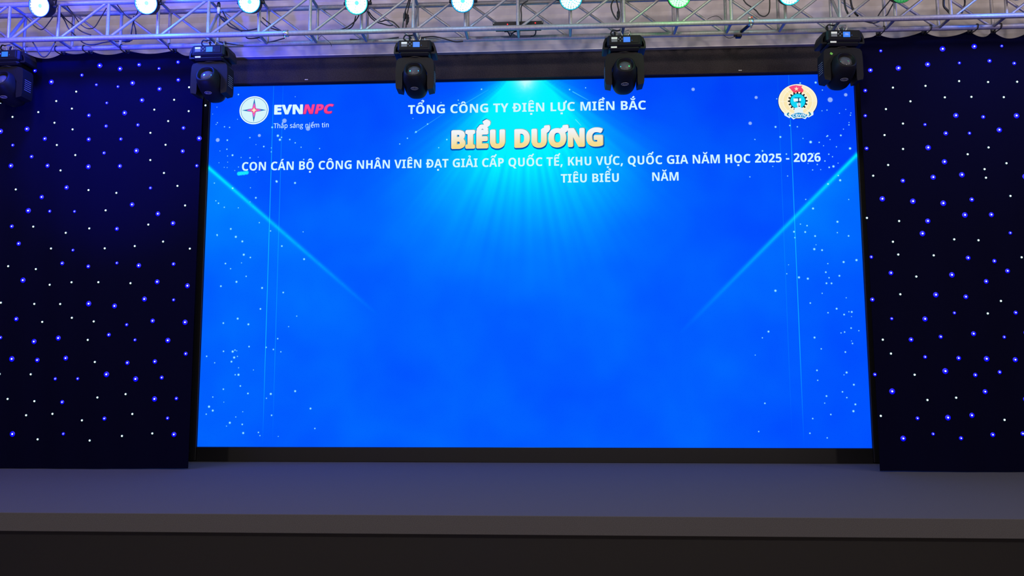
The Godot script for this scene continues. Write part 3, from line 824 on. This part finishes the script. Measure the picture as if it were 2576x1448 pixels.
func moving_head() -> Node3D:
	var t := thing("moving_head_light", Vector3.ZERO, "black moving-head stage light", "stage light", "moving-head lights under the truss")
	var st := begin()
	box(st, Vector3(0, -0.058, 0), Vector3(0.325, 0.112, 0.25), 0.016)
	box(st, Vector3(0, -0.126, 0), Vector3(0.295, 0.044, 0.225), 0.018)
	part("base", st, M.shell, t)
	st = begin()
	box(st, Vector3(-0.005, -0.050, 0.126), Vector3(0.27, 0.068, 0.006), 0.002)
	var panel := part("control_panel", st, M.black, t)
	st = begin()
	box(st, Vector3(0.020, -0.052, 0.130), Vector3(0.064, 0.050, 0.004), 0.001)
	part("display", st, M.display, panel)
	st = begin()
	box(st, Vector3(-0.096, -0.036, 0.130), Vector3(0.055, 0.020, 0.003), 0.001)
	part("sticker", st, M.white, panel)
	st = begin()
	box(st, Vector3(-0.096, -0.061, 0.130), Vector3(0.055, 0.024, 0.003), 0.001)
	part("sticker", st, M.grey, panel)
	for q in [[0, 0.0165], [0, -0.0165], [0.0165, 0], [-0.0165, 0]]:
		st = begin()
		lathe(st, [[0.128, 0.0062], [0.133, 0.0062], [0.1345, 0.004], [0.1345, 0.0]], Transform3D(Basis.IDENTITY, Vector3(-0.041 + q[0], -0.048 + q[1], 0)), 12)
		part("button", st, M.grey, panel)
	st = begin()
	lathe(st, [[0.128, 0.003], [0.131, 0.0022], [0.132, 0.0]], Transform3D(Basis.IDENTITY, Vector3(0.068, -0.060, 0)), 8)
	part("indicator", st, M.display, panel)
	for s in [-1.0, 1.0]:
		st = begin()
		var ear := [Vector2(s * 0.155, -0.008), Vector2(s * 0.180, -0.014), Vector2(s * 0.198, -0.058), Vector2(s * 0.203, -0.116), Vector2(s * 0.194, -0.125), Vector2(s * 0.150, -0.122), Vector2(s * 0.150, -0.106), Vector2(s * 0.186, -0.106), Vector2(s * 0.184, -0.078), Vector2(s * 0.172, -0.050), Vector2(s * 0.155, -0.044)]
		prism(st, ear, 0.0, 0.17)
		part("carry_handle", st, M.black, t)
	var down := Transform3D(Basis(Vector3(1, 0, 0), Vector3(0, 0, 1), Vector3(0, -1, 0)), Vector3.ZERO)
	st = begin()
	lathe(st, [[0.146, 0.0], [0.146, 0.085], [0.156, 0.09], [0.158, 0.088], [0.158, 0.0]], down, 28)
	part("turntable", st, M.frame, t)
	st = begin()
	var outline := [Vector2(-0.11, -0.156), Vector2(0.11, -0.156), Vector2(0.162, -0.170), Vector2(0.178, -0.195), Vector2(0.183, -0.27), Vector2(0.183, -0.43), Vector2(0.177, -0.462), Vector2(0.124, -0.474), Vector2(0.119, -0.44), Vector2(0.119, -0.31), Vector2(0.095, -0.265), Vector2(0.05, -0.243), Vector2(-0.05, -0.243), Vector2(-0.095, -0.265), Vector2(-0.119, -0.31), Vector2(-0.119, -0.44), Vector2(-0.124, -0.474), Vector2(-0.177, -0.462), Vector2(-0.183, -0.43), Vector2(-0.183, -0.27), Vector2(-0.178, -0.195), Vector2(-0.162, -0.170)]
	prism(st, outline, 0.0, 0.15)
	var yoke := part("yoke", st, M.shell, t)
	for s in [-1.0, 1.0]:
		st = begin()
		for k in 6: box(st, Vector3(s * 0.1835, -0.285 - 0.02 * k, 0.0), Vector3(0.004, 0.007, 0.09), 0.001)
		part("vent", st, M.grey, yoke)
	# the head leans back: its lens looks up and forward
	var lean := Transform3D(Basis(Vector3.RIGHT, deg_to_rad(-24.0)), Vector3(0, -0.365, 0.0))
	st = begin()
	lathe(st, [[0.125, 0.0], [0.125, 0.066], [0.160, 0.073], [0.166, 0.077], [0.166, 0.085], [0.158, 0.092], [0.12, 0.106], [0.06, 0.115], [0.0, 0.119], [-0.06, 0.118], [-0.105, 0.110], [-0.142, 0.092], [-0.168, 0.062], [-0.178, 0.03], [-0.180, 0.0]], lean, 32, 0.97, 1.03, 2.5)
	var head := part("head", st, M.shell, t)
	st = begin()
	lathe(st, [[0.127, 0.0650], [0.140, 0.057], [0.150, 0.040], [0.155, 0.018], [0.156, 0.0]], lean, 28)
	part("lens", st, M.glass, head)
	st = begin()
	lathe(st, [[0.126, 0.0655], [0.131, 0.0675], [0.135, 0.0655]], lean, 28)
	part("lens_ring", st, M.steel, head)
	# oval badge with the word BEAM on the lower shell
	st = begin()
	var badge := lean * Transform3D(Basis(Vector3(1, 0, 0), Vector3(0, 0, 1), Vector3(0, -1, 0)), Vector3(0, -0.1245, 0.030))
	var oring := []
	for k in 29: oring.append(badge * Vector3(cos(TAU * k / 28) * 0.034, sin(TAU * k / 28) * 0.0175, 0.0))
	tube(st, oring, 0.0017, 6)
	var fnt := SystemFont.new()
	fnt.font_names = PackedStringArray(["Droid Sans"]); fnt.font_weight = 700
	var tris := text_triangles("BEAM", fnt, "b", 0.15)
	var hi := 0.0
	for q in tris: hi = max(hi, q.x)
	st.set_smooth_group(-1)
	for i in range(0, tris.size(), 3):
		var f := []
		for k in 3: f.append(badge * Vector3((tris[i + k].x / hi - 0.5) * 0.046, (tris[i + k].y - 0.36) * 0.018, 0.001))
		face(st, f, f[0] - badge.basis.z)
	part("badge", st, M.silver, head)
	# hook clamps that grip the tube above
	for s in [-1.0, 1.0]:
		st = begin()
		var hook := []
		for k in 15:
			var a := deg_to_rad(-110.0 + 290.0 * k / 14.0)
			hook.append(Vector3(s * 0.075, 0.085 + sin(a) * 0.033, -0.0915 + cos(a) * 0.033))
		tube(st, hook, 0.008, 8)
		box(st, Vector3(s * 0.075, 0.024, -0.085), Vector3(0.03, 0.055, 0.045), 0.004)
		part("clamp", st, M.steel if s > 0 else M.frame, t)
	st = begin()
	tube(st, curve([Vector3(0.02, -0.002, 0.05), Vector3(0.05, 0.03, 0.07), Vector3(0.045, 0.075, 0.05), Vector3(0.0, 0.118, -0.09), Vector3(-0.03, 0.07, 0.045), Vector3(-0.02, 0.03, 0.06), Vector3(-0.005, -0.002, 0.05)], 5), 0.0038, 6)
	part("safety_wire", st, M.white, t)
	st = begin()
	tube(st, curve([Vector3(-0.06, -0.002, -0.03), Vector3(-0.09, 0.035, 0.0), Vector3(-0.12, 0.06, 0.01), Vector3(-0.10, 0.09, 0.02), Vector3(-0.06, 0.08, 0.03), Vector3(-0.03, 0.10, 0.0)], 5), 0.007, 7)
	part("lead", st, M.rubber, t)
	return t

func moving_heads() -> void:
	var first := moving_head()
	var xs := [-5.345, -3.300, -1.293, 0.706, 2.728]
	var turns := [-0.03, -0.03, 0.03, 0.0, 0.05]
	var labels := [
		"black moving-head light hanging at the far left, cut by the picture edge",
		"black moving-head light hanging at the upper left corner of the blue screen",
		"black moving-head light hanging above the start of the company name line",
		"black moving-head light hanging above the end of the company name line",
		"black moving-head light with green tape, at the screen's upper right corner"]
	for i in 5:
		var o: Node3D = first if i == 0 else first.duplicate()
		if i > 0:
			o.name = numbered("moving_head_light")
			add_child(o)
		o.position = Vector3(xs[i], 4.775, 0.91)
		o.rotation.y = turns[i]
		o.set_meta("label", labels[i])
	# what differs from one to the next
	var st := begin()
	box(st, Vector3(-0.108, -0.215, 0.0765), Vector3(0.024, 0.020, 0.002), 0.0005, Basis(Vector3.BACK, -0.5))
	part("green_tape", st, M.green, get_node("moving_head_light_004"))
	for q in ["moving_head_light_001", "moving_head_light_003", "moving_head_light_004"]:
		st = begin()
		box(st, Vector3(-0.10, -0.118, 0.114), Vector3(0.056, 0.016, 0.003), 0.0005)
		part("name_sticker", st, M.white, get_node(q))
	# number shown upside down, as the lamp hangs base up
	var digits := TextMesh.new()
	var fnt := SystemFont.new()
	fnt.font_names = PackedStringArray(["Droid Sans"])
	digits.font = fnt; digits.text = "197"; digits.font_size = 40; digits.pixel_size = 0.0006; digits.depth = 0.001
	digits.material = M.white
	put("display_digits", digits, get_node("moving_head_light_004/control_panel"), Vector3(0.020, -0.050, 0.1325), Vector3(0, 0, PI))

func par_can(color: Color, chips: Color, power: float) -> Node3D:
	var t := thing("led_par_can", Vector3.ZERO, "LED par can", "stage light", "LED par cans along the truss")
	# the lamp body turns about the bracket's bolts at the origin; its face looks along +z
	var aim := Node3D.new()
	var st := begin()
	lathe(st, [[-0.10, 0.0], [-0.10, 0.06], [-0.095, 0.068], [-0.08, 0.075], [-0.04, 0.096], [0.045, 0.105], [0.055, 0.108], [0.060, 0.106], [0.060, 0.098], [0.040, 0.096], [0.038, 0.0]], Transform3D.IDENTITY, 30)
	var can := part("can", st, M.black, t)
	st = begin()
	lathe(st, [[0.039, 0.0955], [0.041, 0.0]], Transform3D.IDENTITY, 30)
	part("face_plate", st, lit("par_face", color.lerp(Color.WHITE, 0.35), power * 0.5), can)
	st = begin()
	lathe(st, [[0.041, 0.0955], [0.056, 0.0955], [0.0605, 0.099], [0.0605, 0.104], [0.058, 0.107]], Transform3D.IDENTITY, 30)
	part("halo_rim", st, lit("par_halo", color, 1.0), can)  # rim made to glow: imitates the coloured halo round the lamp face
	# the light points of the face: far too small to tell apart one by one
	st = begin()
	for ringk in [[0.030, 8], [0.050, 13], [0.069, 18], [0.0865, 22]]:
		for k in ringk[1]:
			var a: float = TAU * (k + 0.5 * (ringk[1] % 2)) / ringk[1]
			lathe(st, [[0.040, 0.0120], [0.048, 0.0110], [0.053, 0.0065], [0.0545, 0.0]], Transform3D(Basis.IDENTITY, Vector3(cos(a) * ringk[0], sin(a) * ringk[0], 0)), 8)
	var leds := part("led_cluster", st, lit("par_leds", chips, power), can)
	tag(leds, "ring upon ring of small glowing light points", "", "", "stuff")
	st = begin()
	var y0 := 0.0
	tube(st, curve([Vector3(-0.118, y0, 0), Vector3(-0.119, 0.06, -0.01), Vector3(-0.105, 0.12, -0.02), Vector3(0.0, 0.125, -0.02), Vector3(0.105, 0.12, -0.02), Vector3(0.119, 0.06, -0.01), Vector3(0.118, y0, 0)], 4), 0.008, 8)
	part("bracket", st, M.black, t)
	for s in [-1.0, 1.0]:
		st = begin()
		lathe(st, [[0.100, 0.016], [0.128, 0.016], [0.132, 0.012], [0.132, 0.0]], Transform3D(Basis(Vector3.UP, s * PI / 2), Vector3.ZERO), 12)
		part("knob", st, M.frame, t)
	aim.free()
	return t

func par_cans() -> void:
	# left to right: colour of the face, colour of the light points, lean to the side
	var spec := [
		["1432ff", "dce8ff", 3.5, "deep blue LED par can at the far left of the truss"],
		["1446ff", "dcecff", 3.5, "blue LED par can, second from the left on the truss"],
		["0a8cff", "e0f8ff", 3.2, "azure LED par can, third from the left on the truss"],
		["00e0f0", "e4fffa", 3.0, "turquoise LED par can, fourth from the left on the truss"],
		["00a8ff", "e0faff", 2.5, "sky blue LED par can left of the red-lit rack box"],
		["00b8d0", "d0fff4", 1.5, "teal LED par can with separate light points, right of the rack box"],
		["00d050", "b4ffc0", 1.6, "green LED par can right of the fourth hanging moving head"],
		["00c8d8", "c8ffff", 1.6, "cyan LED par can near the top edge, right of the orange clamp"],
		["0a8c3c", "50c878", 0.5, "dim green LED par can at the top edge above the right curtain"],
		["1470ff", "d0e8ff", 1.8, "blue LED par can at the top right corner, mostly out of view"]]
	var at := [[-4.876, 5.117], [-3.837, 5.117], [-2.834, 5.102], [-1.806, 5.066], [-0.806, 5.060], [0.2, 5.057], [1.192, 5.050], [2.195, 5.050], [3.192, 5.045], [4.213, 5.045]]
	var energy := [7.0, 6.0, 0.9, 0.3, 0.28, 0.2, 0.4, 0.3, 0.05, 1.5]
	for i in 10:
		var c := Color(spec[i][0])
		var t := par_can(c, Color(spec[i][1]), spec[i][2])
		t.set_meta("label", spec[i][3])
		t.position = Vector3(at[i][0] * 0.996, at[i][1], 1.205)
		var can: Node3D = t.get_node("can")
		can.rotation = Vector3(0.30 if i < 3 else 0.36, [-0.05, 0.12, 0.05, 0.0, 0.0, 0.0, 0.03, 0.0, 0.0, 0.0][i], 0)
		# clamp that carries the bracket on the upper front tube
		var st := begin()
		var hook := []
		for k in 13:
			var a := deg_to_rad(-60.0 + 270.0 * k / 12.0)
			hook.append(Vector3(0, TRUSS_HIGH - at[i][1] + sin(a) * 0.033, TRUSS_FRONT - 1.205 + cos(a) * 0.033))
		tube(st, hook, 0.009, 8)
		tube(st, [Vector3(0, 0.125, -0.02), Vector3(0, TRUSS_HIGH - at[i][1] - 0.01, TRUSS_FRONT - 1.205 + 0.035)], 0.010, 8)
		part("clamp", st, M.frame, t)
		var l := OmniLight3D.new()
		l.name = "par_light"
		t.add_child(l, true)
		l.position = can.transform * Vector3(0, 0, 0.13)
		l.light_color = c
		l.light_energy = energy[i]
		l.light_size = 0.09
		l.omni_range = 30.0
		l.omni_attenuation = 2.0
		l.shadow_enabled = true

func hall_lamps() -> void:
	# round pendant lamps over the audience: they light the truss and the header from the front
	var spots := [Vector3(-5.4, 5.5, 3.2), Vector3(-1.8, 5.5, 3.2), Vector3(1.8, 5.5, 3.2), Vector3(5.4, 5.5, 3.2), Vector3(-5.0, 4.3, 9.5), Vector3(0.0, 4.3, 9.5), Vector3(5.0, 4.3, 9.5)]
	var names := ["at the stage edge, leftmost", "at the stage edge, left of the middle", "at the stage edge, right of the middle", "at the stage edge, rightmost", "over the audience, left one", "over the audience, middle one", "over the audience, right one"]
	var power := [2.4, 2.6, 2.8, 3.2, 12.0, 12.0, 13.0]
	var glow := lit("lamp_globe", Color(1.0, 0.93, 0.86), 1.2)
	for i in 7:
		var t := thing("pendant_lamp", spots[i], "round white pendant lamp of the hall " + names[i], "lamp", "pendant lamps over the hall")
		var st := begin()
		var prof := []
		for k in 13: prof.append([-cos(PI * k / 12.0) * 0.2, sin(PI * k / 12.0) * 0.2])
		lathe(st, prof, Transform3D.IDENTITY, 24)
		part("globe", st, glow, t)
		st = begin()
		var drop: float = 6.2 - spots[i].y
		tube(st, [Vector3(0, 0.19, 0), Vector3(0, drop - 0.03, 0)], 0.012, 8)
		part("stem", st, M.frame, t)
		st = begin()
		lathe(st, [[drop - 0.05, 0.0], [drop - 0.05, 0.07], [drop, 0.08], [drop, 0.0]], Transform3D(Basis(Vector3(1, 0, 0), Vector3(0, 0, -1), Vector3(0, 1, 0)), Vector3.ZERO), 20)
		part("ceiling_cup", st, M.frame, t)
		var l := OmniLight3D.new()
		l.name = "lamp_light"
		t.add_child(l, true)
		l.light_color = Color(1.0, 0.93, 0.88)
		l.light_energy = power[i]
		l.light_size = 0.19
		l.omni_range = 60.0
		l.omni_attenuation = 2.0
		l.shadow_enabled = true

func floor_washes() -> void:
	# blue wash lights standing on the hall floor in front of the stage: they colour the undersides of the tubes
	var spec := [
		[Vector3(-4.7, 0.0, 4.2), Vector3(-4.2, 5.0, 0.7), "1428ff", 85.0, "black floor wash light before the stage, left one, shining blue upwards"],
		[Vector3(-0.6, 0.0, 4.2), Vector3(-0.4, 4.95, 1.0), "0a6eff", 10.0, "black floor wash light before the stage, middle one, shining azure upwards"],
		[Vector3(4.0, 0.0, 4.2), Vector3(4.0, 5.1, 1.0), "1438ff", 10.0, "black floor wash light before the stage, right one, shining blue upwards"]]
	for q in spec:
		var t := thing("floor_wash_light", q[0], q[4], "stage light", "floor wash lights before the stage")
		var base := Vector3(0, 0.16, 0)
		var d: Vector3 = (q[1] - q[0] - base).normalized()
		var side := d.cross(Vector3.RIGHT).normalized()
		var aim := Transform3D(Basis(side.cross(d), side, d), base)
		var st := begin()
		lathe(st, [[-0.09, 0.0], [-0.09, 0.06], [-0.05, 0.09], [0.045, 0.10], [0.06, 0.103], [0.06, 0.095], [0.04, 0.092], [0.038, 0.0]], aim, 24)
		part("can", st, M.black, t)
		st = begin()
		lathe(st, [[0.042, 0.092], [0.045, 0.0]], aim, 24)
		part("face_plate", st, lit("wash_face", Color(q[2]), 2.0), t)
		st = begin()
		tube(st, curve([Vector3(-0.115, 0.16, 0), Vector3(-0.115, 0.05, 0), Vector3(-0.09, 0.012, 0), Vector3(0.09, 0.012, 0), Vector3(0.115, 0.05, 0), Vector3(0.115, 0.16, 0)], 4), 0.010, 8)
		part("bracket", st, M.frame, t)
		st = begin()
		box(st, Vector3(0, 0.006, 0), Vector3(0.20, 0.010, 0.16), 0.003)
		part("foot", st, M.frame, t)
		var l := SpotLight3D.new()
		l.name = "wash_light"
		t.add_child(l, true)
		l.position = aim * Vector3(0, 0, 0.075)
		l.basis = Basis.looking_at(d, Vector3.RIGHT)
		l.light_color = Color(q[2])
		l.light_energy = q[3]
		l.light_size = 0.09
		l.spot_angle = 20.0
		l.spot_range = 30.0
		l.spot_attenuation = 2.0
		l.shadow_enabled = true

func small_things() -> void:
	# 1U rack box lying on the lower tubes
	var t := thing("rack_box", Vector3(-0.299, 4.889, 0.972), "flat black rack box with two red lights lying on the truss", "rack unit")
	var st := begin()
	box(st, Vector3(0, 0.024, -0.012), Vector3(0.44, 0.046, 0.115), 0.003)
	part("case", st, M.black, t)
	st = begin()
	box(st, Vector3(0, 0.024, 0.047), Vector3(0.482, 0.046, 0.004), 0.001)
	var front := part("front_plate", st, M.frame, t)
	for x in [-0.10, 0.165]:
		st = begin()
		lathe(st, [[0.049, 0.006], [0.052, 0.0055], [0.0545, 0.0]], Transform3D(Basis.IDENTITY, Vector3(x, 0.020 if x < 0.0 else 0.027, 0)), 10)
		part("red_indicator_light", st, M.red_led, front)
	for x in [-0.232, 0.232]:
		st = begin()
		lathe(st, [[0.049, 0.0045], [0.052, 0.003], [0.052, 0.0]], Transform3D(Basis.IDENTITY, Vector3(x, 0.036, 0)), 8)
		part("screw", st, M.white, front)
	# foil-wrapped collar on the front tube
	st = begin()
	lathe(st, [[-0.024, 0.0255], [-0.022, 0.034], [-0.010, 0.031], [0.0, 0.035], [0.012, 0.032], [0.022, 0.034], [0.024, 0.0255]], Transform3D(Basis(Vector3.UP, PI / 2), Vector3.ZERO), 14)
	tube(st, curve([Vector3(-0.008, -0.03, 0.01), Vector3(-0.004, -0.05, 0.012), Vector3(0.006, -0.058, 0.01)], 3), 0.005, 6)
	var o := part("foil_collar", st, M.foil, self)
	o.position = Vector3(-2.531, TRUSS_LOW, TRUSS_FRONT)
	tag(o, "crumpled silver foil collar wrapped round the front truss tube", "collar")
	# clamp with an orange plug and a short arm to the back tube
	t = thing("tube_clamp", Vector3(1.876, TRUSS_LOW, TRUSS_FRONT), "steel tube clamp with an orange tip on the front truss tube", "clamp")
	st = begin()
	lathe(st, [[-0.020, 0.0255], [-0.020, 0.036], [0.020, 0.036], [0.020, 0.0255]], Transform3D(Basis(Vector3.UP, PI / 2), Vector3.ZERO), 16)
	box(st, Vector3(0, 0.034, 0.006), Vector3(0.044, 0.022, 0.03), 0.004)
	part("collar", st, M.steel, t)
	st = begin()
	lathe(st, [[0.0, 0.0], [0.0, 0.013], [0.016, 0.013], [0.018, 0.008], [0.034, 0.008], [0.036, 0.0]], Transform3D(Basis(Vector3(1, 0, 0), Vector3(0, 0, 1), Vector3(0, -1, 0)), Vector3(0, -0.030, 0.014)), 10)
	part("wing_bolt", st, M.steel, t)
	st = begin()
	lathe(st, [[0.0, 0.009], [0.012, 0.007], [0.014, 0.0]], Transform3D(Basis.IDENTITY, Vector3(0.008, 0.036, 0.021)), 10)
	part("tip", st, M.orange, t)
	st = begin()
	tube(st, [Vector3(0, -0.012, -0.034), Vector3(-0.035, 0.0, -0.20)], 0.016, 10)
	part("arm", st, M.frame, t)
	st = begin()
	box(st, Vector3(0, 0, 0), Vector3(0.055, 0.026, 0.05), 0.006)
	tube(st, [Vector3(-0.02, 0.0, 0), Vector3(-0.045, 0.012, 0)], 0.008, 8)
	o = part("junction_box", st, M.frame, self)
	o.position = Vector3(1.818, 4.822, TRUSS_BACK)
	tag(o, "small dark junction box hanging under the back truss tube", "junction box")
	# loose connectors
	t = thing("plug_connector", Vector3(-3.226, 5.135, 1.0), "white cable connector hanging inside the truss, above the second moving head", "connector")
	st = begin()
	lathe(st, [[-0.034, 0.0], [-0.034, 0.010], [-0.01, 0.012], [-0.005, 0.016], [0.028, 0.016], [0.030, 0.0]], Transform3D(Basis(Vector3(1, 0, 0), Vector3(0, 0, -1), Vector3(0, 1, 0)), Vector3.ZERO), 12)
	part("shell", st, M.white, t)
	st = begin()
	lathe(st, [[0.030, 0.0], [0.030, 0.018], [0.070, 0.016], [0.085, 0.008], [0.085, 0.0]], Transform3D(Basis(Vector3(1, 0, 0), Vector3(0, 0, -1), Vector3(0, 1, 0)), Vector3.ZERO), 12)
	part("collar", st, M.rubber, t)
	var plugs := [
		[Vector3(-4.166, 4.880, 0.93), Vector3(1, 0.1, 0), "black in-line plug lying on the truss near the second par can"],
		[Vector3(-3.172, 5.045, 0.985), Vector3(0.7, -0.7, 0), "black in-line plug on the cable below the white connector"],
		[Vector3(-1.391, 5.028, 1.0), Vector3(-0.1, -1, 0), "longer black plug of the pair hanging above the third moving head"],
		[Vector3(-1.368, 5.000, 0.98), Vector3(-0.1, -1, 0), "shorter black plug of the pair hanging above the third moving head"],
		[Vector3(0.655, 4.990, 1.004), Vector3(0.06, 1, 0), "black plug in the cable loop above the fourth moving head"]]
	for q in plugs:
		st = begin()
		var d: Vector3 = q[1].normalized()
		var side := d.cross(Vector3.BACK).normalized()
		lathe(st, [[-0.05, 0.0], [-0.05, 0.007], [-0.030, 0.010], [-0.022, 0.016], [0.022, 0.016], [0.030, 0.010], [0.05, 0.007], [0.05, 0.0]], Transform3D(Basis(side, Vector3.BACK, d), Vector3.ZERO), 12)
		o = part("plug", st, M.rubber, self)
		o.position = q[0]
		tag(o, q[2], "plug", "black cable plugs in the truss")
	for q in [[-2.628, 4.766, "tiny white tag on the dark board above the screen's left part"], [1.999, 4.765, "tiny white tag on the dark board above the screen's right part"]]:
		st = begin()
		box(st, Vector3.ZERO, Vector3(0.034, 0.008, 0.003), 0.0005)
		o = part("paper_tag", st, M.white, self)
		o.position = Vector3(q[0], q[1], 0.1015)
		tag(o, q[2], "tag", "white tags on the dark board")

func cables() -> void:
	for q in CABLES:
		var pts := []
		for e in q[3]: pts.append(Vector3(e[0], e[1], q[1]))
		# they are not drawn in one plane: the middle of each swings a little
		for i in pts.size(): pts[i].z += 0.03 * sin(PI * i / (pts.size() - 1.0)) * (1.0 if pts.size() % 2 else -1.0)
		var st := begin()
		tube(st, curve(pts, 4), q[2], 7)
		var o := part("cable", st, M.rubber, self)
		tag(o, q[0], "cable", "cables in the truss")
